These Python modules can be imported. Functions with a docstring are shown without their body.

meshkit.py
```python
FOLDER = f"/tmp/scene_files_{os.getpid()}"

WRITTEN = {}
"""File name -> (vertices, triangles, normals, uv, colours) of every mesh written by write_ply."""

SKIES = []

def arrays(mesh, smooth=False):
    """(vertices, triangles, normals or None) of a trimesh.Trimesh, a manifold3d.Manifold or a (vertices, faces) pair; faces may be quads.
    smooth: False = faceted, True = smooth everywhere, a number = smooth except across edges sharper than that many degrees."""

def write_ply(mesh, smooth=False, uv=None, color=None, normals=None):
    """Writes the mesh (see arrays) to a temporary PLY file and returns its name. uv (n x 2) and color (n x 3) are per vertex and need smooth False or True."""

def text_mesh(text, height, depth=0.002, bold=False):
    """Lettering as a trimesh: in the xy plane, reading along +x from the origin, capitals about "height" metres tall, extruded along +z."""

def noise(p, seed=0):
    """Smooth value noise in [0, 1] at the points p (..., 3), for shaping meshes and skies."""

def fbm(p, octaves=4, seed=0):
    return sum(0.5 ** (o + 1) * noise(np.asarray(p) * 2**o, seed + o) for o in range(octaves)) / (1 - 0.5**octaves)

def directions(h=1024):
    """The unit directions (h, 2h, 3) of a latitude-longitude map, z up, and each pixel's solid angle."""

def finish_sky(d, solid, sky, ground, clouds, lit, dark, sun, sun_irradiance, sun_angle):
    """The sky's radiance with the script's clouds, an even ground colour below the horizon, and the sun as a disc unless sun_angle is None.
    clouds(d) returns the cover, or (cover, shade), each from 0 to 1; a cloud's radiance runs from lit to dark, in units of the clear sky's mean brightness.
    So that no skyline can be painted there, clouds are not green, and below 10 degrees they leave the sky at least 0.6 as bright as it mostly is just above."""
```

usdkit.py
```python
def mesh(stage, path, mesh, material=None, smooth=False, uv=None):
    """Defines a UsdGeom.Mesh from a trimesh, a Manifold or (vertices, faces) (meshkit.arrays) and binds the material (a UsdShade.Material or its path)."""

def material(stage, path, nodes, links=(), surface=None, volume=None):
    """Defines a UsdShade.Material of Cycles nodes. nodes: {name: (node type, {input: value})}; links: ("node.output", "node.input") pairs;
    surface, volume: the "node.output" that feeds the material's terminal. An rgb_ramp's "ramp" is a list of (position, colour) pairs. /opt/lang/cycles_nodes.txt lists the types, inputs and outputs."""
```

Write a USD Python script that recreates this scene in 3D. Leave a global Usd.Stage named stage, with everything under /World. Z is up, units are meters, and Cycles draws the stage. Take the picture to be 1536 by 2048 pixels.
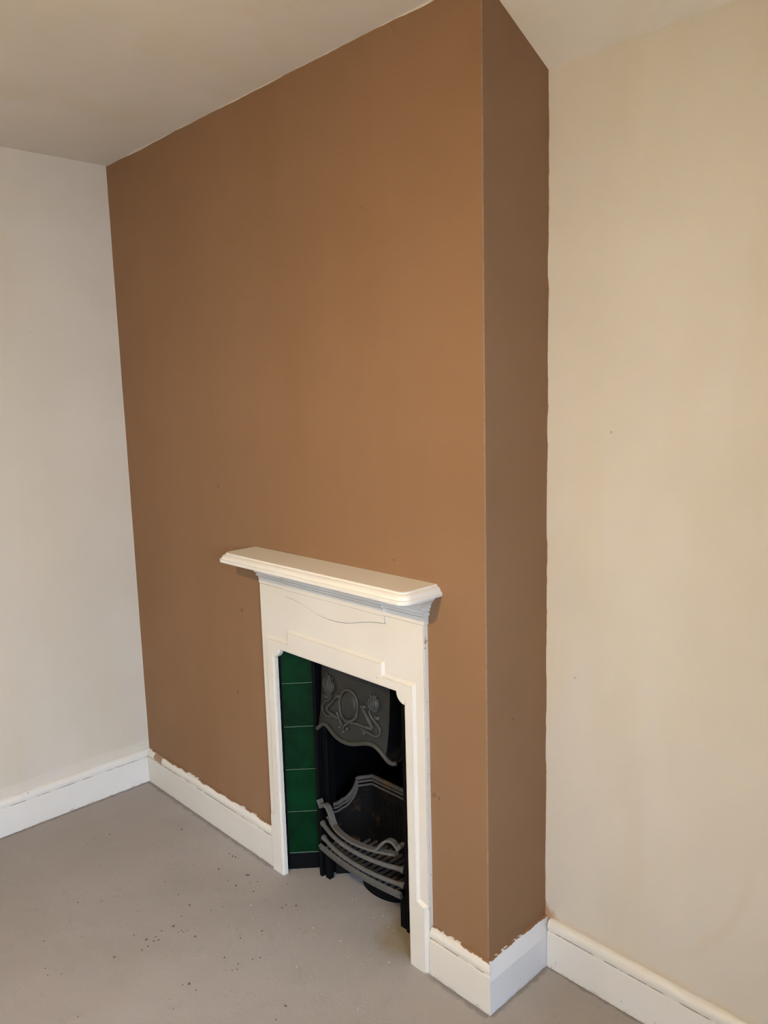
import math
import numpy as np
import trimesh
from shapely.geometry import Polygon
import usdkit
import meshkit
from pxr import Usd, UsdGeom, UsdLux, Gf, Sdf

stage = Usd.Stage.CreateInMemory()
UsdGeom.SetStageUpAxis(stage, UsdGeom.Tokens.z)
UsdGeom.SetStageMetersPerUnit(stage, 1.0)
UsdGeom.Xform.Define(stage, "/World")
UsdGeom.Scope.Define(stage, "/World/Looks")

# ------------------------------------------------------------------ camera, exposure, lights
CAM_POS = np.array([3.0147, -1.4595, 1.6067])
YAW, PITCH, ROLL, FPX = 0.8069, -0.1485, -0.0267, 1574.58
EXPOSURE = -0.14
DAY_INTENSITY, DAY_COLOR = 35.0, (0.76, 1.0, 1.36)
FRONT_INTENSITY = 14.0
BULB_STRENGTH, BULB_COLOR = 2800.0, (1.0, 0.71, 0.30)
BULB = np.array([1.96, -1.42, 1.88])

cy, sy, cp, sp = math.cos(YAW), math.sin(YAW), math.cos(PITCH), math.sin(PITCH)
fwd = np.array([-sy * cp, cy * cp, sp])
rgt = np.array([cy, sy, 0.0])
upv = np.cross(rgt, fwd)
cr, sr = math.cos(ROLL), math.sin(ROLL)
rgt, upv = cr * rgt + sr * upv, -sr * rgt + cr * upv
cam = UsdGeom.Camera.Define(stage, "/World/camera")
cam.AddTransformOp().Set(Gf.Matrix4d(*map(float, (*rgt, 0, *upv, 0, *(-fwd), 0, *CAM_POS, 1))))
cam.CreateHorizontalApertureAttr(36.0)
cam.CreateVerticalApertureAttr(48.0)
cam.CreateFocalLengthAttr(FPX / 1536 * 36.0)
cam.CreateClippingRangeAttr(Gf.Vec2f(0.05, 50))
cam.CreateExposureAttr(EXPOSURE)

# daylight: the sky above the horizon outside the two windows, as large area lights out in the open
WY0, WY1, WZ0, WZ1 = -2.75, -1.25, 0.75, 2.1      # window in the right-hand wall
FX0, FX1, FZ0, FZ1 = 2.3, 3.8, 0.40, 1.75         # low window in the wall behind the photographer
RX, FY = 4.3, -3.4                                # inner faces of the right and front walls
for name, k, pos, rot in (("sky_right", DAY_INTENSITY, (RX + 1.6, (WY0 + WY1) / 2, 3.4), ("Y", 90.0)), ("sky_front", FRONT_INTENSITY, ((FX0 + FX1) / 2, FY - 1.6, 3.4), ("X", 90.0))):
    day = UsdLux.RectLight.Define(stage, "/World/" + name)
    day.CreateWidthAttr(4.0 if rot[0] == "Y" else 5.0)
    day.CreateHeightAttr(5.0 if rot[0] == "Y" else 4.0)
    day.CreateIntensityAttr(k)
    day.CreateColorAttr(Gf.Vec3f(*DAY_COLOR))
    day.AddTranslateOp().Set(Gf.Vec3d(*pos))
    (day.AddRotateYOp if rot[0] == "Y" else day.AddRotateXOp)().Set(rot[1])

# ------------------------------------------------------------------ helpers
rng = np.random.default_rng(7)
CX, W, D, H, DROP = 1.278, 1.8406, 0.2538, 2.5, 0.1307


class G:
    """A small node graph: n(type, **inputs); an input given as '@node.output' is a link."""
    def __init__(self):
        self.nodes, self.links = {}, []

    def n(self, kind, **inp):
        name = f"n{len(self.nodes)}"
        vals = {}
        for k, v in inp.items():
            if isinstance(v, str) and v.startswith("@"):
                self.links.append((v[1:], f"{name}.{k}"))
            else:
                vals[k] = v
        self.nodes[name] = (kind, vals)
        return "@" + name

    def m(self, op, a, b=0.0, clamp=False):
        return self.n("math", math_type=op, value1=a, value2=b, use_clamp=clamp) + ".value"

    def step(self, v, a, b, clamp=True):
        return self.n("map_range", range_type="smoothstep", value=v, from_min=a, from_max=b, to_min=0.0, to_max=1.0, clamp=clamp) + ".result"

    def mixc(self, f, a, b, kind="mix"):
        return self.n("mix", mix_type=kind, fac=f, color1=a, color2=b) + ".color"

    def noise(self, scale, detail=3.0, rough=0.5, vec=None, dist=0.0):
        kw = dict(scale=scale, detail=detail, roughness=rough, distortion=dist)
        if vec:
            kw["vector"] = vec
        return self.n("noise_texture", **kw) + ".fac"

    def pos(self):
        if not hasattr(self, "p"):
            self.p = self.n("geometry") + ".position"
            s = self.n("separate_xyz", vector=self.p)
            self.x, self.y, self.z = s + ".x", s + ".y", s + ".z"
        return self.p

    def scaled(self, s):
        return self.n("mapping", vector=self.pos(), scale=s) + ".vector"

    def done(self, name, color, rough=0.6, spec=0.4, height=None, dist=0.002, strength=0.4, **kw):
        a = dict(base_color=color, roughness=rough, specular_ior_level=spec, **kw)
        if height:
            a["normal"] = self.n("bump", height=height, distance=dist, strength=strength) + ".normal"
        s = self.n("principled_bsdf", **a)
        return usdkit.material(stage, "/World/Looks/" + name, self.nodes, self.links, surface=s[1:] + ".BSDF")


def lin(r, g, b):
    f = lambda c: c / 255 / 12.92 if c <= 10 else ((c / 255 + 0.055) / 1.055) ** 2.4
    return (f(r), f(g), f(b))


used = {}


def numbered(path):
    k = used.get(path, -1) + 1
    used[path] = k
    return path if k == 0 else f"{path}_{k:03d}"


def tag(prim, label=None, cat=None, group=None, kind=None):
    for k, v in (("label", label), ("category", cat), ("group", group), ("kind", kind)):
        if v:
            prim.SetCustomDataByKey(k, v)
    return prim


def obj(name, mesh, m, parent=None, smooth=30, label=None, cat=None, kind=None):
    path = numbered((str(parent.GetPath()) if parent else "/World") + "/" + name)
    pr = usdkit.mesh(stage, path, mesh, m, smooth=smooth).GetPrim()
    return tag(pr, label, cat, None, kind)


def thing(name, label, cat, loc=(0, 0, 0), group=None):
    x = UsdGeom.Xform.Define(stage, numbered("/World/" + name))
    x.AddTranslateOp().Set(Gf.Vec3d(*map(float, loc)))
    return tag(x.GetPrim(), label, cat, group)


def box(x0, x1, y0, y1, z0, z1):
    m = trimesh.creation.box((x1 - x0, y1 - y0, z1 - z0))
    m.apply_translation(((x0 + x1) / 2, (y0 + y1) / 2, (z0 + z1) / 2))
    return m


def cat_(ms):
    return trimesh.util.concatenate([trimesh.Trimesh(*m, process=False) if isinstance(m, tuple) else m for m in ms])


def bevel_box(x0, x1, y0, y1, z0, z1, b=0.002):
    p = []
    for sx in (0, 1):
        for sy_ in (0, 1):
            for sz in (0, 1):
                X, Y, Z = (x0, x1)[sx], (y0, y1)[sy_], (z0, z1)[sz]
                dx, dy, dz = (b, -b)[sx], (b, -b)[sy_], (b, -b)[sz]
                p += [(X + dx, Y + dy, Z), (X + dx, Y, Z + dz), (X, Y + dy, Z + dz)]
    return trimesh.convex.convex_hull(np.array(p))


def prism(poly, a, b, axis="y"):
    """A polygon of the (x, z) plane extruded from y = a to y = b (or of (x, y) along z)."""
    m = trimesh.creation.extrude_polygon(poly, b - a, engine="earcut")
    if axis == "y":
        v = m.vertices.copy()
        m = trimesh.Trimesh(np.stack([v[:, 0], b - v[:, 2], v[:, 1]], 1), m.faces, process=False)
        m.fix_normals()
    else:
        m.apply_translation((0, 0, a))
    return m


def loft(rings, closed=True, caps=True):
    """Rings with equal vertex counts joined into a skin, the ends closed by fans of earcut triangles."""
    R_, n = np.array(rings, float), len(rings[0])
    v, f = R_.reshape(-1, 3), []
    for i in range(len(R_) - 1):
        for j in range(n if closed else n - 1):
            a, b, c, d = i * n + j, i * n + (j + 1) % n, (i + 1) * n + (j + 1) % n, (i + 1) * n + j
            f += [(a, b, c), (a, c, d)]
    m = trimesh.Trimesh(v, f, process=False)
    if caps:
        ends = []
        for ring in (R_[0], R_[-1]):
            c = ring - ring.mean(0)
            u_, s_, vt = np.linalg.svd(c)
            p2 = c @ vt[:2].T
            _, tri = trimesh.creation.triangulate_polygon(Polygon(p2), engine="earcut"), None
            vv, ff = _
            key = {tuple(np.round(q, 7)): k for k, q in enumerate(p2)}
            idx = [key.get(tuple(np.round(q, 7)), 0) for q in vv]
            ends.append(trimesh.Trimesh(ring, [[idx[k] for k in t] for t in ff], process=False))
        m = cat_([m] + ends)
    m.merge_vertices()
    trimesh.repair.fix_normals(m)
    return m


def smooth_path(pts, n=8, closed=False):
    P = np.array(pts, float)
    if closed:
        Q = np.vstack([P[-1], P, P[0], P[1]])
    else:
        Q = np.vstack([2 * P[0] - P[1], P, 2 * P[-1] - P[-2]])
    out = []
    for i in range(1, len(Q) - 2):
        a, b, c, d = Q[i - 1], Q[i], Q[i + 1], Q[i + 2]
        for t in np.arange(n) / n:
            out.append(0.5 * (2 * b + (c - a) * t + (2 * a - 5 * b + 4 * c - d) * t * t + (3 * b - a - 3 * c + d) * t ** 3))
    if not closed:
        out.append(Q[-2])
    return np.array(out)


def tube(path, radius, k=10, closed=False, flat=None, up=(0, 0, 1)):
    """A tube along a path; radius may vary. flat = (across, through): an elliptical or flat section, through along up."""
    P = np.array(path, float)
    n = len(P)
    r = np.broadcast_to(radius, n)
    T = np.gradient(P, axis=0) if not closed else np.roll(P, -1, 0) - np.roll(P, 1, 0)
    T /= np.linalg.norm(T, axis=1, keepdims=True) + 1e-12
    rings = []
    for i in range(n):
        u_ = np.array(up, float)
        u_ = u_ - T[i] * (u_ @ T[i])
        if np.linalg.norm(u_) < 0.15:
            u_ = np.array((0, 1.0, 0)) - T[i] * T[i][1]
        u_ /= np.linalg.norm(u_)
        w_ = np.cross(T[i], u_)
        if flat is not None:
            A, B_ = flat
            sec = [(A, B_ * .6), (A * .85, B_), (-A * .85, B_), (-A, B_ * .6), (-A, -B_ * .6), (-A * .85, -B_), (A * .85, -B_), (A, -B_ * .6)]
            rings.append([P[i] + w_ * a + u_ * b for a, b in sec])
        else:
            rings.append([P[i] + r[i] * (w_ * math.cos(t) + u_ * math.sin(t)) for t in np.arange(k) / k * 2 * math.pi])
    if closed:
        rings.append(rings[0])
        return loft(rings, caps=False)
    return loft(rings)


def ball(c, r, sub=2):
    m = trimesh.creation.icosphere(sub, 1.0)
    m.apply_scale(r) if np.isscalar(r) else m.apply_transform(np.diag([*r, 1.0]))
    m.apply_translation(c)
    return m


# ------------------------------------------------------------------ materials
def plaster(name, base, marks=()):
    """Bare skimmed plaster with soft trowel and brush marks; marks(g, colour) adds stains of a shape of their own."""
    g = G()
    g.pos()
    n1 = g.noise(1.6, 3, .55, g.p)
    n2 = g.noise(3.2, 4, .6, g.scaled((1.0, 1.0, 0.22)))
    n3 = g.noise(60, 3, .6, g.p)
    n4 = g.noise(7, 3, .6, g.p)
    c = g.mixc(g.step(n1, .3, .7), tuple(np.array(base) * (0.955, 0.95, 0.93)), tuple(np.array(base) * (1.03, 1.03, 1.03)))
    c = g.mixc(g.m("multiply", g.step(n2, .46, .72), .8), c, tuple(np.array(base) * (0.955, 0.925, 0.83)))
    # a few small dark nicks
    v = g.n("voronoi_texture", scale=5.5, vector=g.p) + ".distance"
    c = g.mixc(g.m("multiply", g.m("subtract", 1.0, g.step(v, .012, .03)), .45), c, tuple(np.array(base) * .35))
    for f in marks:
        c = f(g, c)
    h = g.m("add", g.m("multiply", n3, .25), g.m("multiply", n4, .75))
    return g.done(name, c, rough=.75, spec=.25, height=h, dist=.004, strength=.35)


WHITE = (.635, .585, .50)
BROWN = (.272, .150, .075)


def left_marks(g, c):
    # the filler strip feathered out above the skirting
    edge = g.m("add", .150, g.m("multiply", g.noise(2.6, 2, .5, g.p), .06))
    return g.mixc(g.m("multiply", g.m("subtract", 1.0, g.step(g.m("subtract", g.z, edge), -.004, .004)), .5), c, (.69, .645, .565))


def back_marks(g, c):
    # brown paint brushed over the inner corner and along the skirting top; a faint old water line
    n = g.noise(34, 4, .65, g.p)
    k = g.m("add", g.m("multiply", g.m("subtract", g.x, W), 1.0), g.m("multiply", g.m("subtract", g.z, .13), .9))
    k = g.m("add", k, g.m("multiply", g.m("subtract", n, .5), .05))
    c = g.mixc(g.m("multiply", g.m("subtract", 1.0, g.step(k, .028, .062)), .9), c, (.36, .20, .11))
    e = g.m("add", g.m("subtract", g.x, W), g.m("multiply", g.m("subtract", g.noise(22, 4, .6, g.scaled((1, 1, .35))), .5), .016))
    c = g.mixc(g.m("subtract", 1.0, g.step(e, .0005, .0025)), c, BROWN)
    sk = g.m("add", g.m("subtract", g.z, .1412), g.m("multiply", g.m("subtract", n, .5), .03))
    c = g.mixc(g.m("multiply", g.m("subtract", 1.0, g.step(sk, .002, .022)), .3), c, (.62, .42, .26))
    q = g.n("vector_math", math_type="distance", vector1=g.p, vector2=(2.02, D, .52)) + ".value"
    q = g.m("add", q, g.m("multiply", g.m("subtract", g.noise(3.5, 3, .5, g.p), .5), .1))
    ring = g.m("subtract", 1.0, g.step(g.m("absolute", g.m("subtract", q, .36)), .0, .022))
    ring = g.m("multiply", g.m("multiply", ring, g.step(g.x, 2.15, 2.3)), g.m("subtract", 1.0, g.step(g.z, .40, .62)))
    return g.mixc(g.m("multiply", ring, .22), c, (.58, .48, .33))


SCUFFS = [(.772, .886, .014), (1.658, .533, .013), (1.676, .529, .008), (1.525, 1.163, .008), (.668, 1.309, .009), (.718, .575, .011)]


def breast_marks(g, c):
    # wobbly cut-in line under the ceiling, scuffed angle bead on the arris, a few brushed bands
    n = g.noise(5, 4, .55, g.p)
    nf = g.noise(70, 2, .5, g.p)
    t = g.m("add", g.z, g.m("multiply", g.m("subtract", n, .5), .016))
    band = g.m("multiply", g.step(t, H - .003, H - .001), g.step(g.m("subtract", .02, g.y), 0.0, .02))
    c = g.mixc(band, c, WHITE)
    lft = g.m("add", g.x, g.m("multiply", g.m("subtract", n, .5), .008))
    c = g.mixc(g.m("subtract", 1.0, g.step(lft, .0006, .0016)), c, WHITE)
    ar = g.m("multiply", g.step(g.x, W - .0032, W - .0018), g.m("subtract", 1.0, g.step(g.y, .002, .0035)))
    c = g.mixc(g.m("multiply", ar, g.m("multiply", g.step(nf, .3, .6), .22)), c, (.36, .30, .26))
    # a few scuffs
    for px_, pz_, rr in SCUFFS:
        q = g.n("vector_math", math_type="distance", vector1=g.p, vector2=(px_, 0, pz_)) + ".value"
        q = g.m("add", q, g.m("multiply", g.m("subtract", g.noise(90, 3, .7, g.p), .5), rr * 2.2))
        c = g.mixc(g.m("multiply", g.m("subtract", 1.0, g.step(q, rr * .3, rr * .8)), .55), c, (.13, .07, .04))
    return c


plaster_left = plaster("plaster_left", WHITE, [left_marks])
plaster_back = plaster("plaster_back", WHITE, [back_marks])
plaster_plain = plaster("plaster_plain", (.40, .33, .27))
plaster_ceiling = plaster("plaster_ceiling", (.765, .735, .69))
paint_brown = plaster("paint_brown", BROWN, [breast_marks])


def gloss_white(name, base, chips=.5, brown=None, dirt=True, crack=False):
    g = G()
    g.pos()
    n = g.noise(3.0, 3, .6, g.p)
    c = g.mixc(g.step(n, .3, .7), tuple(np.array(base) * (.97, .965, .94)), tuple(np.array(base) * (1.02, 1.02, 1.02)))
    v = g.n("voronoi_texture", scale=14.0, vector=g.p) + ".distance"
    w = g.noise(12, 2, .5, g.p)
    hole = g.m("multiply", g.m("subtract", 1.0, g.step(v, .03, .055)), g.step(w, .5, .56))
    c = g.mixc(g.m("multiply", hole, chips), c, (.10, .075, .055))
    if dirt:
        # specks of grime low down, and old cracks in the paint below the top bead
        s = g.m("add", g.z, g.m("multiply", g.m("subtract", g.noise(34, 4, .75, g.p), .5), .05))
        c = g.mixc(g.m("multiply", g.m("subtract", 1.0, g.step(s, -.004, .006)), .45), c, (.30, .235, .16))
        sp = g.m("multiply", g.step(g.noise(95, 3, .6, g.p), .66, .70), g.m("subtract", 1.0, g.step(g.z, .02, .06)))
        c = g.mixc(g.m("multiply", sp, .5), c, (.25, .19, .13))
    if crack:
        k = g.m("multiply", g.step(g.z, .1088, .1092), g.m("subtract", 1.0, g.step(g.z, .1103, .1109)))
        k = g.m("multiply", k, g.step(g.noise(17, 4, .7, g.p), .44, .56))
        c = g.mixc(g.m("multiply", k, .75), c, (.20, .15, .105))
    if brown:
        c = brown(g, c)
    h = g.m("add", g.m("multiply", g.noise(45, 3, .5, g.scaled((.25, 1, 1))), .5), g.noise(9, 2, .5, g.p))
    return g.done(name, c, rough=.38, spec=.45, height=h, dist=.0015, strength=.35)


GW = (.74, .715, .665)


def breast_skirting_paint(g, c):
    n = g.noise(26, 4, .65, g.p)
    top = g.m("add", g.z, g.m("multiply", g.m("subtract", n, .5), .013))
    c = g.mixc(g.step(top, .1398, .1406), c, BROWN)
    # the stretch near the left corner that the wall paint ran over
    xx = g.m("add", g.x, g.m("multiply", g.m("subtract", g.noise(60, 2, .5, g.p), .5), .02))
    gap = g.m("multiply", g.m("multiply", g.step(xx, .070, .074), g.m("subtract", 1.0, g.step(xx, .135, .14))), g.step(g.z, .112, .114))
    return g.mixc(gap, c, (.33, .205, .115))


def return_skirting_paint(g, c):
    n = g.noise(40, 4, .65, g.p)
    top = g.m("add", g.z, g.m("multiply", g.m("subtract", n, .5), .014))
    return g.mixc(g.step(top, .1402, .1410), c, BROWN)


white_skirting = gloss_white("white_skirting", GW, crack=True)
white_skirting_breast = gloss_white("white_skirting_breast", (.72, .67, .585), crack=True, brown=breast_skirting_paint)
white_skirting_return = gloss_white("white_skirting_return", (.755, .765, .78), brown=return_skirting_paint)


def surround_paint(g, c):
    # wall paint and bare metal showing in a ragged line along the outer right edge
    e = g.m("add", g.x, g.m("multiply", g.m("subtract", g.noise(42, 4, .7, g.p), .5), .02))
    m_ = g.m("multiply", g.step(e, 1.6465, 1.648), g.m("subtract", 1.0, g.step(g.z, .99, 1.0)))
    return g.mixc(g.m("multiply", m_, .8), c, (.30, .19, .11))


white_surround = gloss_white("white_surround", (.725, .67, .585), chips=.35, brown=surround_paint)
white_shelf = gloss_white("white_shelf", (.76, .72, .65), chips=.25, dirt=False)


def floor_mat():
    g = G()
    g.pos()
    n1 = g.noise(2.2, 4, .6, g.p)
    n2 = g.noise(120, 3, .6, g.p)
    n3 = g.noise(18, 4, .65, g.p)
    base = np.array((.342, .310, .290))
    c = g.mixc(g.step(n1, .3, .7), tuple(base * (.94, .93, .91)), tuple(base * 1.05))
    c = g.mixc(g.m("multiply", g.step(n3, .56, .75), .35), c, tuple(base * .78))
    c = g.mixc(g.m("multiply", g.step(n2, .55, .8), .25), c, tuple(base * 1.3))
    v = g.n("voronoi_texture", scale=17.0, vector=g.p) + ".distance"
    c = g.mixc(g.m("multiply", g.m("subtract", 1.0, g.step(v, .03, .07)), .35), c, tuple(base * .5))
    # grime worked into the joints along the skirtings
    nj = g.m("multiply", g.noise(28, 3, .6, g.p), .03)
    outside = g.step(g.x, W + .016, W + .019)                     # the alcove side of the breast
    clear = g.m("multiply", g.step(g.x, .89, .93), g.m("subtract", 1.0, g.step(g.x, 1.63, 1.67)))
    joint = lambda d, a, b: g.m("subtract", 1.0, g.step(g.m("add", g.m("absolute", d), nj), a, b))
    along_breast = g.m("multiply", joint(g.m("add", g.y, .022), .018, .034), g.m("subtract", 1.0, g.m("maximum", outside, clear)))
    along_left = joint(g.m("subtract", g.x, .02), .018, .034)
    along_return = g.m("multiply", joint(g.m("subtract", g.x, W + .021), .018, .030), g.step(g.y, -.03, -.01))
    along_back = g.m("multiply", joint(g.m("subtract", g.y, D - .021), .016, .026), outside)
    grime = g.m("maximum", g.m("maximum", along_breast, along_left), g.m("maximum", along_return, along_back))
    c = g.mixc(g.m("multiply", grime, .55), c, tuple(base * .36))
    # rust-yellow stain inside the hearth, by the right jamb
    q = g.n("vector_math", math_type="distance", vector1=g.p, vector2=(1.50, .05, 0)) + ".value"
    q = g.m("add", q, g.m("multiply", g.m("subtract", g.noise(20, 3, .6, g.p), .5), .08))
    c = g.mixc(g.m("multiply", g.m("subtract", 1.0, g.step(q, .05, .12)), .6), c, (.26, .19, .085))
    h = g.m("add", g.m("multiply", n2, .6), n3)
    return g.done("grey_floor_paint", c, rough=.7, spec=.3, height=h, dist=.003, strength=.4)


floor_paint = floor_mat()


def iron(name, base, rough=.55, dust=.35, dusty=(.20, .175, .145), rust=0.0, spec=.3):
    g = G()
    g.pos()
    n = g.noise(45, 4, .65, g.p)
    n2 = g.noise(300, 2, .5, g.p)
    c = g.mixc(g.m("multiply", g.step(n, .45, .75), dust), base, dusty)
    if rust:
        c = g.mixc(g.m("multiply", g.step(g.noise(16, 3, .6, g.p), .55, .7), rust), c, (.11, .05, .018))
    return g.done(name, c, rough=rough, spec=spec, height=g.m("add", n2, n), dist=.0012, strength=.5)


iron_black = iron("black_iron", (.0025, .0025, .003), .6, .06, (.01, .0095, .009), spec=.1)
iron_hood = iron("hood_iron", (.021, .020, .0165), .5, .25, (.042, .039, .032))
iron_relief = iron("relief_iron", (.042, .040, .034), .5, .3, (.075, .07, .058))
iron_bar = iron("bar_iron", (.100, .095, .088), .65, .5, (.16, .145, .125), .15)
iron_liner = iron("liner_iron", (.004, .0037, .0037), .65, .2, (.02, .017, .013), .3, spec=.1)
iron_grille = iron("grille_iron", (.055, .05, .046), .7, .3, (.12, .10, .08), .6)


def tile_mat(name, base):
    g = G()
    g.pos()
    n = g.noise(14, 3, .6, g.p)
    c = g.mixc(g.step(n, .3, .7), tuple(np.array(base) * .75), tuple(np.array(base) * 1.25))
    h = g.noise(22, 2, .5, g.p)
    return g.done(name, c, rough=.16, spec=.14, height=h, dist=.003, strength=.25)


tile_mats = [tile_mat(f"green_glaze_{i}", b) for i, b in enumerate([(.0001, .022, .006), (.0001, .025, .0065), (.0001, .0195, .0055)])]
g = G(); grout = g.done("grout", (.085, .13, .08), rough=.8)
g = G(); plastic = g.done("white_plastic", (.8, .8, .78), rough=.35)
g = G(); cable = g.done("white_cable", (.75, .75, .72), rough=.5)
g = G(); window_paint = g.done("window_paint", (.8, .8, .78), rough=.4)
g = G(); crumb = g.done("crumb", (.14, .11, .085), rough=.8)
g = G(); chip = g.done("paint_chip", (.75, .72, .66), rough=.6)
glow = usdkit.material(stage, "/World/Looks/bulb_glow", {"e": ("emission", {"color": BULB_COLOR, "strength": BULB_STRENGTH})}, [], surface="e.emission")
pane_m = usdkit.material(stage, "/World/Looks/window_pane", {"f": ("fresnel", {"IOR": 1.45}), "t": ("transparent_bsdf", {"color": (1, 1, 1)}), "g": ("glossy_bsdf", {"color": (1, 1, 1), "roughness": 0.02}),
                         "m": ("mix_closure", {})}, [("f.fac", "m.fac"), ("t.BSDF", "m.closure1"), ("g.BSDF", "m.closure2")], surface="m.closure")

# ------------------------------------------------------------------ the room
S = "structure"
obj("floor", box(-.1, RX + .1, FY - .1, .75, -.1, 0), floor_paint, None, False, "bare grey-brown painted floor in front of the fireplace", "floor", S)
prof = [(FY, H), (-.05, H), (-.02, H - .001), (.01, H - .007), (.04, H - .021), (D, H - DROP), (D, H + .1), (FY, H + .1)]
flat_c = box(0, W, FY, 0, H, H + .1)
alc = loft([[(x, y, z) for y, z in prof] for x in (W, RX)])
obj("ceiling", cat_([flat_c, alc]), plaster_ceiling, None, 25, "off-white plaster ceiling that dips over the alcove on the right", "ceiling", S)
obj("wall_left", box(-.1, 0, FY, .0, 0, H), plaster_left, None, False, "pale plaster wall to the left of the brown chimney breast", "wall", S)
obj("wall_back", box(W, RX, D, D + .1, 0, H + .05), plaster_back, None, False, "pale streaky plaster wall of the alcove right of the chimney breast", "wall", S)

# chimney breast: one block with the fireplace hole cut through its front, its arris slightly eased
hole = Polygon([(CX - .35, 0), (CX - .35, .93), (CX + .35, .93), (CX + .35, 0)])
r = .003
front = Polygon([(0, 0), (W - r, 0), (W - r, H), (0, H)]).difference(hole)
blk = prism(front, 0, .5)
col = [(W - r, 0)] + [(W - r + r * math.sin(t), r - r * math.cos(t)) for t in np.linspace(0, math.pi / 2, 5)[1:]] + [(W, .5), (W - r, .5)]
arris = loft([[(x, y, z) for x, y in col] for z in (0, H)])
obj("wall_chimney", cat_([blk, arris]), paint_brown, None, 30, "projecting chimney breast painted terracotta brown with a fireplace in it", "chimney breast", S)
def holed(a0, a1, h0, h1, z0, z1, make):
    return cat_([make(a0, h0, 0, H), make(h1, a1, 0, H), make(h0, h1, 0, z0), make(h0, h1, z1, H)])


obj("wall_front", holed(0, RX, FX0, FX1, FZ0, FZ1, lambda a, b, z0, z1: box(a, b, FY - .1, FY, z0, z1)), plaster_plain, None, False, "pale plaster wall with a window behind the photographer", "wall", S)
obj("wall_right", holed(FY, D, WY0, WY1, WZ0, WZ1, lambda a, b, z0, z1: box(RX, RX + .1, a, b, z0, z1)), plaster_plain, None, False, "pale plaster window wall out of view on the right", "wall", S)


def window(name, label, loc, turned):
    win = thing(name, label, "window", loc)
    tag(win, kind=S)
    if turned:
        UsdGeom.Xformable(win).AddRotateZOp().Set(90.0)
    hw, hh = .75, WZ1 - WZ0
    fr = [box(-.03, .03, -hw, -hw + .05, 0, hh), box(-.03, .03, hw - .05, hw, 0, hh), box(-.03, .03, -hw + .05, hw - .05, 0, .05), box(-.03, .03, -hw + .05, hw - .05, hh - .05, hh), box(-.03, .03, -hw + .05, hw - .05, hh / 2 - .02, hh / 2 + .02)]
    obj("window_frame", cat_(fr), window_paint, win, False)
    for z0, z1 in ((.05, hh / 2 - .02), (hh / 2 + .02, hh - .05)):
        obj("pane", box(-.002, .002, -hw + .05, hw - .05, z0, z1), pane_m, win, False)


window("window_1", "white painted sash window in the wall on the right, out of view", (RX + .05, (WY0 + WY1) / 2, WZ0), False)
window("window_2", "white painted sash window in the wall behind the photographer", ((FX0 + FX1) / 2, FY - .05, FZ0), True)

# skirting boards: (depth from the wall, height) profiles swept along the walls
ogee = [(0, 0), (.0195, 0), (.020, .002), (.020, .106), (.0185, .1085), (.0145, .1095), (.0145, .1125), (.0172, .1145), (.0185, .120), (.0180, .127), (.0150, .134), (.0100, .139), (.0045, .1412), (0, .1412)]
cham = [(0, 0), (.0195, 0), (.020, .002), (.020, .095), (.0195, .098), (.0085, .139), (.0070, .1412), (0, .1412)]


def along_x(pr, x0, x1, y, m1=0.0, m0=0.0, n=24):
    return loft([[(x0 + (x1 - x0) * t + d * (m0 * (1 - t) + m1 * t), y - d, z) for d, z in pr] for t in np.linspace(0, 1, n)])


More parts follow.
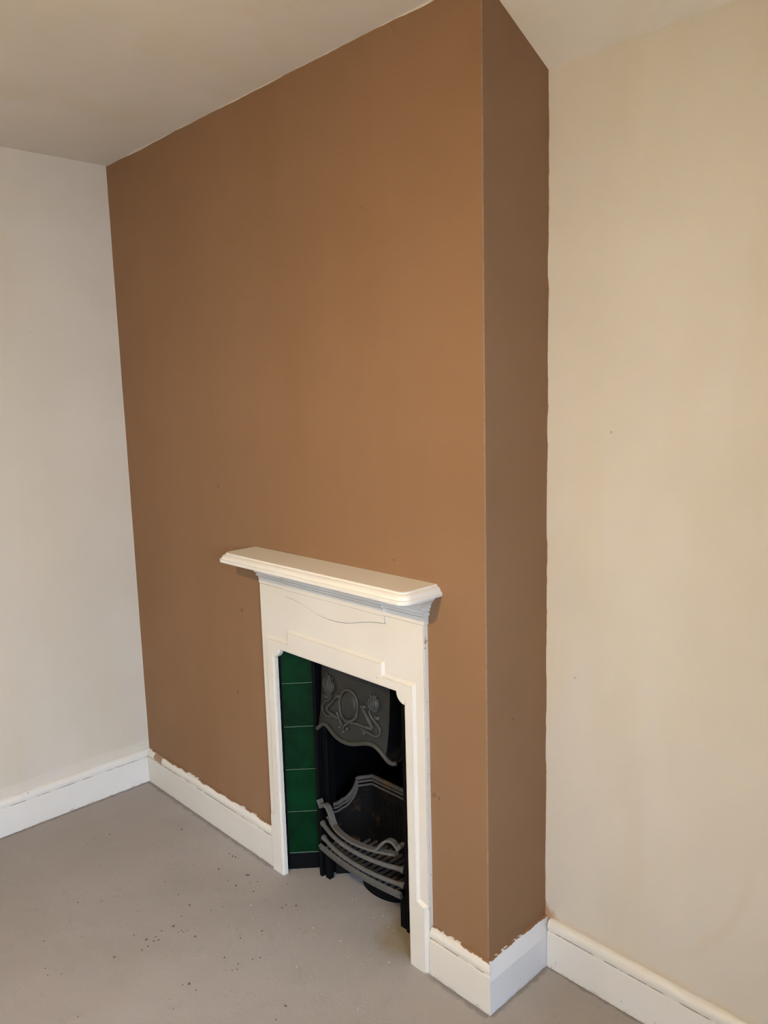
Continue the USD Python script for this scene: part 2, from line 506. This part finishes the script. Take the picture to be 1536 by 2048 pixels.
obj("baseboard_left", loft([[(d, y, z) for d, z in ogee] for y in np.linspace(FY, -.001, 24)]), white_skirting, None, 35, "white skirting board along the foot of the left wall", "skirting board", S)
obj("baseboard_chimney_left", along_x(ogee, .0225, CX - .3685, 0), white_skirting_breast, None, 35, "white skirting board on the chimney breast left of the fireplace, brown paint over its top edge", "skirting board", S)
obj("baseboard_chimney_right", along_x(ogee, CX + .3695, W, 0, 1.0), white_skirting_breast, None, 35, "short white skirting board on the chimney breast right of the fireplace", "skirting board", S)
obj("baseboard_return", loft([[(W + d, y0 + (D - .0005 - y0) * t, z) for d, z in cham for y0 in [-d]] for t in np.linspace(0, 1, 10)]), white_skirting_return, None, 20, "chamfered white skirting board on the side of the chimney breast", "skirting board", S)
obj("baseboard_right", along_x(ogee, W + .0208, RX, D), white_skirting, None, 35, "white skirting board along the alcove wall on the right", "skirting board", S)

# ------------------------------------------------------------------ pendant lamp in the middle of the room (source of the warm light)
lamp = thing("pendant_lamp", "white pendant lamp holder with a glowing bulb hanging from the ceiling", "lamp", BULB)
obj("ceiling_rose", trimesh.creation.revolve([(0, H - BULB[2]), (.045, H - BULB[2]), (.045, H - BULB[2] - .012), (.012, H - BULB[2] - .03), (0, H - BULB[2] - .03)], sections=24), plastic, lamp)
obj("cord", trimesh.creation.revolve([(0, .1), (.0035, .1), (.0035, H - BULB[2] - .03), (0, H - BULB[2] - .03)], sections=8), cable, lamp)
obj("lamp_holder", trimesh.creation.revolve([(0, .055), (.017, .055), (.02, .075), (.014, .1), (0, .1)], sections=20), plastic, lamp)
bulb = obj("bulb", trimesh.creation.revolve([(0, .0), (.0305, .0), (.029, .012), (.018, .04), (.014, .055), (0, .055)], sections=24), plastic, lamp)
a = np.linspace(0, math.pi / 2, 9)
obj("bulb_dome", trimesh.creation.revolve([(.03 * math.sin(t), -.0005 - .03 * math.cos(t)) for t in a], sections=24), glow, bulb, True)

# ------------------------------------------------------------------ white cast-iron fireplace surround (origin on the floor, on the wall plane)
sur = thing("fireplace_surround", "white painted cast-iron fireplace surround with moulded mantel shelf on the brown chimney breast", "fireplace surround", (CX, 0, 0))
arc = lambda cx_, cz, rr, a0, a1, n=7: [(cx_ + rr * math.cos(t), cz + rr * math.sin(t)) for t in np.radians(np.linspace(a0, a1, n))]
oL, oT = .2975, .803          # the opening
open_path = [(-oL, 0.0)] + [(-oL, .772)] + arc(-oL - .002, oT + .002, .034, -86, -4, 7) + arc(oL + .002, oT + .002, .034, 184, 266, 7) + [(oL, .772), (oL, 0.0)]
# back plate
plate = Polygon([(-.367, 0), (-.367, 1.03), (.367, 1.03), (.367, 0)] + [(x, z) for x, z in reversed([(-oL - .028, 0)] + [(-oL - .028, oT + .02), (oL + .028, oT + .02)] + [(oL + .028, 0)])])
obj("back_plate", prism(plate, -.014, -.0002), white_surround, sur, 30)


def bevel_band(outer, inner, ya, yb, inset, ins_in):
    """A raised flat band between two open paths (same start and end height), outer edge moulded by a bevel, inner edge eased."""
    def off(path, d):
        P = np.array(path, float)
        out = []
        for i in range(len(P)):
            e0 = P[i] - P[max(i - 1, 0)] if i else P[1] - P[0]
            e1 = P[min(i + 1, len(P) - 1)] - P[i] if i < len(P) - 1 else P[-1] - P[-2]
            n0, n1 = (np.array([-e[1], e[0]]) / np.linalg.norm(e) for e in (e0, e1))
            b = n0 + n1
            b /= (b @ n0)
            out.append(P[i] + b * d)
        return np.array(out)
    lay = []
    n_o = len(outer)
    steps = [(0.0, ya), (.0, ya - .0025), (-.003, ya - .0035), (-inset + .001, yb + .0010), (-inset, yb + .0030), (-inset - .0015, yb + .0030), (-inset - .0022, yb)]
    skin = []
    for d, y in steps:
        skin.append([(q[0], y, q[1]) for q in off(outer, d)])
    inn = [(ins_in, yb), (ins_in * .35, yb + .0015), (0.0, yb + .006), (0.0, -.0075)]
    iskin = [[(q[0], y, q[1]) for q in off(inner, d)] for d, y in inn]
    a_ = loft(skin, closed=False, caps=False)
    b_ = loft(iskin, closed=False, caps=False)
    o2, i2 = np.array(skin[-1])[:, [0, 2]], np.array(iskin[0])[:, [0, 2]]
    vv, ff = trimesh.creation.triangulate_polygon(Polygon(np.vstack([o2, i2[::-1]])), engine="earcut")
    flat = trimesh.Trimesh(np.stack([vv[:, 0], np.full(len(vv), yb), vv[:, 1]], 1), ff, process=False)
    return a_, b_, flat


def face_out(m, ref):
    """Turns the triangles of a skin so that they face away from ref(centre)."""
    c = m.triangles_center
    bad = np.einsum("ij,ij->i", m.face_normals, ref(c)) < 0
    f = m.faces.copy()
    f[bad] = f[bad][:, ::-1]
    return trimesh.Trimesh(m.vertices, f, process=False)


yA, yB = -.014, -.0265
zp = .207
outer = [(-.368, 0.0), (-.368, zp), (-.3425, zp + .012), (-.3425, .8430), (-.2265, .8430), (-.2265, .8810), (.2215, .8810), (.2215, .8440), (.3395, .8440), (.3395, zp + .010), (.368, zp), (.368, 0.0)]
sk, isk, flat = bevel_band(outer, open_path, yA, yB, .0115, .006)
sk2 = face_out(sk, lambda c: np.stack([c[:, 0] * 0 + np.sign(c[:, 0]) * .3, c[:, 1] * 0 - 1, c[:, 2] * 0 + .3], 1))
isk2 = face_out(isk, lambda c: np.stack([-c[:, 0], c[:, 1] * 0 - .05, .4 - c[:, 2]], 1))
flat2 = face_out(flat, lambda c: np.tile((0, -1.0, 0), (len(c), 1)))
band = cat_([sk2, isk2, flat2])
band.merge_vertices()
obj("architrave", band, white_surround, sur, False)

# frieze panel with the serpentine lower edge
ser = smooth_path([(-.2225, .986), (-.19, .983), (-.15, .9765), (-.11, .967), (-.06, .956), (0, .9515), (.06, .956), (.11, .967), (.15, .9765), (.19, .983), (.2225, .986)], 4)
pan = Polygon([(-.2225, 1.007)] + [tuple(q) for q in ser] + [(.2225, 1.007)])
obj("frieze_panel", prism(pan, -.0208, -.0142), white_surround, sur, 20)
field_ = Polygon([(-.366, .2), (-.366, 1.0062), (.366, 1.0062), (.366, .2)]).difference(pan.buffer(.0028, join_style=2)).difference(Polygon([(-.33, .19), (-.33, .836), (-.22, .836), (-.22, .874), (.215, .874), (.215, .836), (.33, .836), (.33, .19)]))
obj("frieze_field", prism(field_, -.0178, -.0142), white_surround, sur, False)

# cornice: mouldings that grow out under the shelf, the middle breaking forward
cor = [(.0165, .0000, 1.0065), (.0175, .0020, 1.0080), (.0175, .0020, 1.0250), (.0190, .0035, 1.0255), (.0190, .0035, 1.0285), (.0165, .0025, 1.0290), (.0165, .0025, 1.0305),
       (.0230, .0055, 1.0315), (.0255, .0070, 1.0340), (.0255, .0070, 1.0375), (.0220, .0050, 1.0390), (.0220, .0050, 1.0410), (.0300, .0080, 1.0440), (.0310, .0090, 1.0500),
       (.0290, .0080, 1.0515), (.0290, .0080, 1.0530), (.0360, .0120, 1.0545), (.0370, .0130, 1.0570), (.0345, .0120, 1.0580), (.0380, .0140, 1.0640), (.0450, .0180, 1.0700), (.0560, .0230, 1.0750), (.0640, .0260, 1.0780), (.0660, .0270, 1.0810), (.0660, .0270, 1.0895)]
rings = []
for p_, s_, z_ in cor:
    w_, c_ = .368 + s_, .2225 + s_ * .3
    rings.append([(-w_, -.0003, z_), (-w_, -p_, z_), (-c_, -p_, z_), (-c_, -p_ - .0065, z_), (c_, -p_ - .0065, z_), (c_, -p_, z_), (w_, -p_, z_), (w_, -.0003, z_)])
obj("cornice", loft(rings), white_surround, sur, 25)

# mantel shelf: clipped front corners, ovolo and fillet on the edge
sh = [(.006, 1.0895), (.001, 1.0915), (.0, 1.0935), (.0, 1.1005), (.001, 1.1018), (.0045, 1.1025), (.0055, 1.107), (.0085, 1.1118), (.0130, 1.1150), (.0170, 1.1160), (.0172, 1.1185), (.0190, 1.1205), (.0225, 1.1210)]
rings = []
for ins, z in sh:
    X0, X1, Y = -.424 + ins, .421 - ins, -.1405 + ins
    k = .030 - ins * .42
    cl = [(X0, -.0003), (X0, Y + k)] + [(X0 + k - k * math.cos(t), Y + k - k * math.sin(t)) for t in np.radians((22, 45, 68))] + [(X0 + k, Y)]
    crn = [(X1 - k, Y)] + [(X1 - k + k * math.sin(t), Y + k - k * math.cos(t)) for t in np.radians((22, 45, 68))] + [(X1, Y + k), (X1, -.0003)]
    rings.append([(x, y, z) for x, y in cl + crn])
obj("mantel_shelf", loft(rings), white_shelf, sur, 28)

# ------------------------------------------------------------------ black cast-iron insert with green tiles
ins = thing("fireplace_insert", "black cast-iron fireplace insert with green tiled cheeks and an ornamented hood", "fireplace insert", (CX, 0, 0))
CZ = [.056, .059]
P0, P1 = np.array([-.3225, .0035]), np.array([-.2425, .0955])       # the left cheek, front to back
ct = (P1 - P0) / np.linalg.norm(P1 - P0)
cn = np.array([ct[1], -ct[0]])                                       # its normal, towards the room and the middle
CL = np.linalg.norm(P1 - P0)


def cheek_box(side, s0, s1, d0, d1, z0, z1, b=.0015):
    """A bevelled slab on a cheek: s along it, d out of it."""
    m = bevel_box(s0, s1, d0, d1, z0, z1, b)
    v = m.vertices
    x = P0[0] + ct[0] * v[:, 0] + cn[0] * v[:, 1]
    y = P0[1] + ct[1] * v[:, 0] + cn[1] * v[:, 1]
    m = trimesh.Trimesh(np.stack([x * (-side), y, v[:, 2]], 1), m.faces, process=False)
    m.fix_normals()
    return m


rows = [.059, .2095, .3615, .5135, .6655, .8175]
for side in (-1, 1):
    obj("cheek_plate", cheek_box(side, .004, CL + .008, -.018, -.0072, 0, .93), iron_black, ins, 30)
    obj("grout_bed", cheek_box(side, .004, CL - .001, -.007, -.0012, .056, .90, .0004), grout, ins, 30, "pale grout between green tiles")
    for i in range(5):
        obj("tile", cheek_box(side, .0135, CL - .002, -.0055, .0005, rows[i] + .0014, rows[i + 1] - .0014, .0012), tile_mats[int(rng.integers(3))], ins, 30, "glossy green tile" if side == -1 and i == 0 else None)
    obj("bottom_rail", cheek_box(side, .004, CL + .002, -.007, .004, .001, .0565), iron_black, ins, 30)
    obj("retaining_strip", cheek_box(side, .0005, .0130, -.007, .004, .057, .86, .001), iron_black, ins, 30)
# frame uprights with vertical reeds, standing either side of the grate
for s in (-1, 1):
    ms = [box(*sorted((s * .188, s * .240)), .0935, .125, 0, .93)]
    for u in (.190, .2015, .213, .2245, .236):
        ms.append(tube([(s * u, .0935, .0), (s * u, .0935, .93)], .0056, 10, up=(0, 1, 0)))
    obj("frame_upright", cat_(ms), iron_black, ins, 35)
    obj("frame_post", bevel_box(*sorted((s * .1980, s * .2115)), .0600, .0865, 0, .93, .002), iron_black, ins, 30)
obj("throat_plate", box(-.30, .30, .13, .16, .86, .93), iron_black, ins, False)
obj("firebox_back", box(-.30, .30, .42, .45, 0, .93), iron_black, ins, False)
for s in (-1, 1):
    obj("firebox_side", box(*sorted((s * .26, s * .30)), .125, .42, 0, .93), iron_black, ins, False)
obj("smoke_shelf", box(-.26, .26, .16, .42, .90, .93), iron_black, ins, False)

# the hood: a bowed plate leaning back, its lower edge a rolled rim
hu = np.array([0, .04, .08, .11, .14, .165, .185])
hz = np.array([.563, .5671, .5789, .5811, .5655, .5454, .5409])
from scipy.interpolate import CubicSpline
rim_z = CubicSpline(np.r_[-hu[::-1], hu[1:]], np.r_[hz[::-1], hz[1:]])


def hood_y(u, z):
    return .0095 + 1.18 * u * u + .026 * (1 - np.exp(-(z - .56) / .1))


us = np.r_[-.163, -.159, np.linspace(-.1545, .1535, 40), .1548, .1560, .1605, .1615, .168, .175, .187]
fr_, bk_ = [], []
for t in np.linspace(0, 1, 26):
    zz = rim_z(us) + (.865 - rim_z(us)) * t
    edge = np.clip((np.abs(us + .003) - .158) / .006, 0, 1) * .05 * np.clip(t / .08, 0, 1)   # the sides of the hood turn straight back
    fr_.append(np.stack([us, hood_y(us, zz) + edge, zz], 1))
fm = loft(fr_, closed=False, caps=False)
bm = trimesh.Trimesh(fm.vertices + (0, .022, 0), fm.faces[:, ::-1], process=False)
hood = cat_([fm, bm])
n_ = len(us)
grid = np.array(fr_)
border = np.vstack([grid[0], grid[1:, -1], grid[-1, -2::-1], grid[-2:0:-1, 0]])
rimf = loft([border, border + (0, .022, 0)], closed=True, caps=False)
fmc = face_out(fm, lambda c: np.tile((0, -1.0, 0), (len(c), 1)))
fu = fmc.triangles_center[:, 0] > .1549
field, flank = (trimesh.Trimesh(fmc.vertices, fmc.faces[k], process=False) for k in (~fu, fu))
hood = cat_([field, trimesh.Trimesh(fmc.vertices + (0, .022, 0), fmc.faces[:, ::-1], process=False), rimf])
hd = obj("hood", hood, iron_hood, ins, 30)
obj("hood_side", flank, iron_black, hd, 30)
ue = np.linspace(-.158, .191, 45)
rim_path = np.stack([ue, hood_y(ue, rim_z(ue)) - .002, rim_z(ue)], 1)
obj("hood_rim", tube(rim_path, .0068, 12), iron_relief, hd, 50)


def H3(u, z, d=0.0):
    """A point of the hood's face raised by d."""
    return np.array([u, hood_y(u, z) - d, z])


def relief(pts, r, d=.0, closed=False):
    d = d + .0016
    r = np.asarray(r) * 1.3
    P = smooth_path([(u, z) for u, z in pts], 6, closed)
    Q = np.array([H3(u, z, d) for u, z in P])
    if np.ndim(r):
        r = np.interp(np.linspace(0, 1, len(Q)), np.linspace(0, 1, len(r)), r)
    return tube(Q, r, 8, closed, up=(0, 1, 0))


# ornament cast on the hood: oval medallion, two buds on bent stems, berries (u, z on the hood's face)
def bud(u, z, a, c, tilt):
    ms = [ball((0, 0, 0), (a * .86, .0125, c * .92), 3)]
    for k in (-1, 0, 1):
        p = [(k * a * .40, -.003, -c * .86), (k * a * .84, -.0065, -c * .2), (k * a * .70, -.0075, c * .5), (k * a * .26, -.006, c * .96), (k * a * .62, -.004, c * 1.2)]
        if k == 0:
            p = [(a * .1, -.0118, -c * .5), (a * .25, -.0125, c * .15), (a * .1, -.009, c * .75), (0, -.004, c * 1.3)]
        ms.append(tube(smooth_path(p, 5), .0030, 8, up=(0, 1, 0)))
    ms.append(ball((0, -.002, -c * .95), (a * .45, .005, .004), 2))
    m = cat_(ms)
    m.apply_transform(trimesh.transformations.rotation_matrix(tilt, (0, 1, 0)))
    m.apply_transform(trimesh.transformations.rotation_matrix(-.13, (1, 0, 0)))
    m.apply_transform(trimesh.transformations.rotation_matrix(math.atan(2.36 * u), (0, 0, 1)))
    m.apply_translation(H3(u, z, .002))
    return m


med = trimesh.creation.icosphere(3, 1.0)
med.apply_transform(np.diag([.0345, .0125, .0425, 1]))
med.apply_transform(trimesh.transformations.rotation_matrix(-.13, (1, 0, 0)))
med.apply_translation(H3(.0065, .6755, -.0015))
md = obj("medallion", med, iron_hood, hd, True)
ov = [(.0065 + .0405 * math.cos(t) + .004 * math.sin(t), .6755 + .0490 * math.sin(t)) for t in np.linspace(0, 2 * math.pi, 16, endpoint=False)]
obj("medallion_ring", relief(ov, .0033, .001, True), iron_relief, hd, True)
obj("bud", bud(-.0945, .7085, .034, .0275, .10), iron_relief, hd, 50)
obj("bud", bud(.1085, .7035, .0215, .0215, -.10), iron_relief, hd, 50)
for pts, rad in (([(-.0815, .690), (-.0854, .6703), (-.1164, .6489), (-.1371, .6300), (-.1318, .6175), (-.1081, .6111), (-.0751, .6175), (-.0497, .6255)], [.002, .0027, .0032]),
                 ([(-.0414, .6915), (-.0535, .6829), (-.0752, .6606), (-.1040, .6345), (-.0882, .6265), (-.0529, .6255), (-.0394, .619)], [.0036, .0028, .0032, .0046, .0032]),
                 ([(-.0439, .6391), (-.0366, .6322), (-.0251, .6176), (-.0127, .6061)], [.004, .0032, .003]),
                 ([(.0911, .6824), (.094, .6689), (.1094, .6527), (.1253, .6384), (.1314, .6257), (.1273, .6129), (.1145, .6078), (.0914, .6133), (.0648, .6193)], [.003, .0034, .003, .0038, .0028]),
                 ([(.0640, .6835), (.0773, .6671), (.0938, .6459), (.1059, .6285)], [.0032, .0045, .0056, .0034]),
                 ([(.106, .6267), (.0896, .6276), (.0703, .6276), (.0451, .6295), (.0213, .6252)], [.0027, .0052, .0038, .0036, .003]),
                 ([(.0430, .661), (.044, .6487), (.0231, .6301), (-.005, .6092), (-.0098, .599)], [.0045, .0038, .0032, .003])):
    obj("stem", relief(pts, rad, .0016), iron_relief, hd, 50)
for pts in ([(-.1349, .6666), (-.115, .6676), (-.097, .6713)], [(.1104, .6655), (.1184, .6625), (.1289, .6634)], [(.0585, .6860), (.0717, .6874), (.0794, .6860)], [(-.049, .692), (-.0414, .6915), (-.034, .689)], [(.0744, .6138), (.078, .608), (.0804, .6031)]):
    obj("leaf", relief(pts, [.0037, .0056, .0035], .001), iron_relief, hd, 50)
for u, z in ((-.0260, .5993), (-.0078, .5905), (.0080, .6029)):
    obj("berry", ball(H3(u, z, .001), .0066, 2), iron_relief, hd, True)

# ------------------------------------------------------------------ fire-brick liner with moulded top edge
lin_side = [(0.0, .2295), (.06, .2305), (.14, .2345), (.23, .2430), (.33, .2500), (.42, .2620), (.50, .2760), (.56, .2900), (.62, .3130), (.62, .3180), (.80, .3205), (1.0, .3230)]
A2, B2 = np.array([-.178, .104]), np.array([-.090, .205])


def on_side(s, side, inn=0.0):
    q = A2 + (B2 - A2) * s
    nn = np.array([(B2 - A2)[1], -(B2 - A2)[0]]) / np.linalg.norm(B2 - A2)
    q = q + nn * inn
    return np.array([q[0] * -side, q[1]])


for side in (-1, 1):
    ring = []
    for inn in (0.0, -.03):
        ring.append([(*on_side(s, side, inn), z) for s, z in [(0, .0)] + lin_side + [(1.0, 0.0)]])
    sd = obj("liner_side", loft(ring), iron_liner, ins, 30)
    for k, dz in enumerate((.0, .0125, .0255)):
        path = [(*on_side(s, side, .0015 + .002 * (2 - k)), z - .001 + dz) for s, z in lin_side]
        obj("moulding", tube(smooth_path(path, 3), .0042 if k < 2 else .0072, 8), iron_grille, sd, 50)
bk = obj("liner_back", box(-.0895, .0895, .205, .235, 0, .323), iron_liner, ins, False)
for k, dz in enumerate((.0, .0125, .0255)):
    obj("moulding", tube([(-.0895, .2035 - .002 * (2 - k), .322 + dz), (.0895, .2035 - .002 * (2 - k), .322 + dz)], .0042 if k < 2 else .0072, 8, up=(0, 0, 1)), iron_grille, bk, 50)
for i in range(9):
    u = -.072 + .018 * i
    obj("rib", tube([(u, .204, .135), (u, .204, .285)], .003, 6, up=(0, 1, 0)), iron_liner, bk, 50)

# ------------------------------------------------------------------ the grate: bowed bars, bottom grille, curled ends
gr = thing("fire_grate", "dusty grey cast-iron fire grate with bowed front bars and curled ends inside the fireplace", "fire grate", (CX, 0, 0))
uu = np.linspace(-.190, .190, 49)


def bow(a, b, u, e=None):
    y = a + b * u * u
    return y if e is None else np.minimum(y, e + 0 * y)


for z, a, b in ((.1973, .0261, 1.0936), (.1453, .0368, .8286)):
    rr = .0074 + .0028 * np.clip((np.abs(uu) - .172) / .012, 0, 1)
    obj("front_bar", tube(np.stack([uu, bow(a, b, uu), np.full_like(uu, z)], 1), rr, 12), iron_bar, gr, 50)
obj("bottom_bar", tube(np.stack([uu, bow(.0364, .4338, uu), np.full_like(uu, .1187)], 1), 0, flat=(.006, .0105), up=(0, -.35, 1)), iron_bar, gr, 40)
# top ribbon, with a loop rising near each end and a squared tip
ur = np.linspace(-.158, .158, 41)
top = obj("top_bar", tube(np.stack([ur, bow(.0223, 1.9508, ur, .066), np.full_like(ur, .2325)], 1), 0, flat=(.0105, .004)), iron_bar, gr, 40)
for s in (-1, 1):
    q = smooth_path([(s * .098, .041, .236), (s * .108, .043, .245), (s * .122, .046, .2645), (s * .140, .050, .2790), (s * .158, .053, .2810), (s * .172, .055, .2720), (s * .180, .056, .2620)], 5)
    obj("loop", tube(q, 0, flat=(.0105, .004), up=(-s * .4, 0, 1)), iron_bar, top, 40)
    obj("bar_tip", tube([(s * .178, .056, .2640), (s * .186, .0565, .2740), (s * .1925, .057, .2850)], 0, flat=(.0105, .0055)), iron_bar, top, 40)
# bottom grille
for i in range(15):
    u = -.1645 + .0235 * i
    y1 = .2 if abs(u) < .09 else .2 - (abs(u) - .09) * 1.15 - .006
    y0 = bow(.0364, .4338, u) + .008
    if y1 - y0 > .03:
        obj("grille_bar", bevel_box(u - .0052, u + .0052, y0, y1, .1175, .1275, .002), iron_grille, gr, 30)
yy = np.linspace(-.165, .165, 25)
obj("grille_rail", tube(np.stack([yy, bow(.085, .4, yy), np.full_like(yy, .1130)], 1), 0, flat=(.005, .004)), iron_grille, gr, 40)
# short fluted legs under the bar ends
for s in (-1, 1):
    ms = [box(*sorted((s * .168, s * .188)), .0705, .0860, 0, .109)]
    for u in (.1695, .1740, .1785, .1830, .1865):
        ms.append(tube([(s * u, .0705, 0), (s * u, .0705, .108)], .0028, 8, up=(0, 1, 0)))
    obj("leg", cat_(ms), iron_black, gr, 35)
# rounded ash pan front on the hearth under the grille
pan_ = thing("ash_pan", "low black half-round ash pan on the hearth under the fire grate", "ash pan", (CX, 0, 0))
th = np.linspace(math.pi, 2 * math.pi, 25)
out = [(.095 * math.cos(t), .165 + .050 * math.sin(t)) for t in th]
inr = [(.089 * math.cos(t), .165 + .045 * math.sin(t)) for t in th]
obj("pan_wall", prism(Polygon(out + inr[::-1]), .0, .062, "z"), iron_black, pan_, 30)
obj("pan_base", prism(Polygon(inr), .0, .004, "z"), iron_black, pan_, 30)

# ------------------------------------------------------------------ crumbs of plaster and dirt on the floor
def flecks(spots, smin, smax):
    ms = []
    for x, y in spots:
        s = rng.uniform(smin, smax)
        m = trimesh.creation.icosphere(0, 1.0)
        m.vertices *= rng.uniform(.6, 1.3, (len(m.vertices), 1))
        m.apply_transform(np.diag([s, s * rng.uniform(.6, 1.4), s * .55, 1]))
        m.apply_transform(trimesh.transformations.rotation_matrix(rng.uniform(0, 6), (0, 0, 1)))
        m.apply_translation((x, y, -m.bounds[0][2] * .9 + 0))
        ms.append(m)
    return cat_(ms)


SPOTS = [(0.297, -0.326), (0.466, -0.12), (0.735, -0.084), (0.756, -0.085), (0.782, -0.078), (0.769, -0.08), (0.887, -0.112), (0.893, -0.108), (0.866, -0.176), (0.909, -0.172), (0.943, -0.108), (0.977, -0.148), (1.113, -0.133), (1.111, -0.115), (1.138, -0.097), (0.66, -0.522), (0.887, -0.333), (0.891, -0.525), (0.938, -0.509), (0.969, -0.52), (0.97, -0.539), (0.947, -0.482), (0.966, -0.484), (0.959, -0.496), (0.936, -0.457), (0.942, -0.421), (0.976, -0.424), (0.977, -0.413), (0.989, -0.412), (0.991, -0.401), (1.032, -0.398), (1.158, -0.243), (1.136, -0.306), (1.25, -0.313), (1.174, -0.386), (1.224, -0.372), (1.193, -0.512), (1.227, -0.511), (1.45, -0.373), (1.084, -0.78), (0.94, -0.61), (0.788, -0.162), (1.042, -0.145)]
dark = list(SPOTS)
for k in range(60):                       # finer grit strewn about, thickest in front of the jamb and along the skirtings
    dark.append((rng.normal(1.0, .35), rng.normal(-.32, .2) if k % 2 else rng.uniform(-.9, -.05)))
dark = [(x, y) for x, y in dark if x > .04 and y < -.04 and not (x > W - .02 and y > -.05)]
nS = len([q for q in SPOTS])
obj("floor_crumbs", cat_([flecks(dark[:nS], .0020, .0044), flecks(dark[nS:], .0012, .0026)]), crumb, None, False, "small dark crumbs of dirt scattered over the grey floor", "debris", "stuff")
pale = [(rng.uniform(.9, 1.6), rng.uniform(-.3, -.05)) for _ in range(14)] + [(rng.uniform(1.02, 1.5), rng.uniform(.03, .07)) for _ in range(8)]
obj("paint_flakes", flecks(pale, .0010, .0021), chip, None, False, "tiny white flakes of paint on the floor in front of the grate", "debris", "stuff")
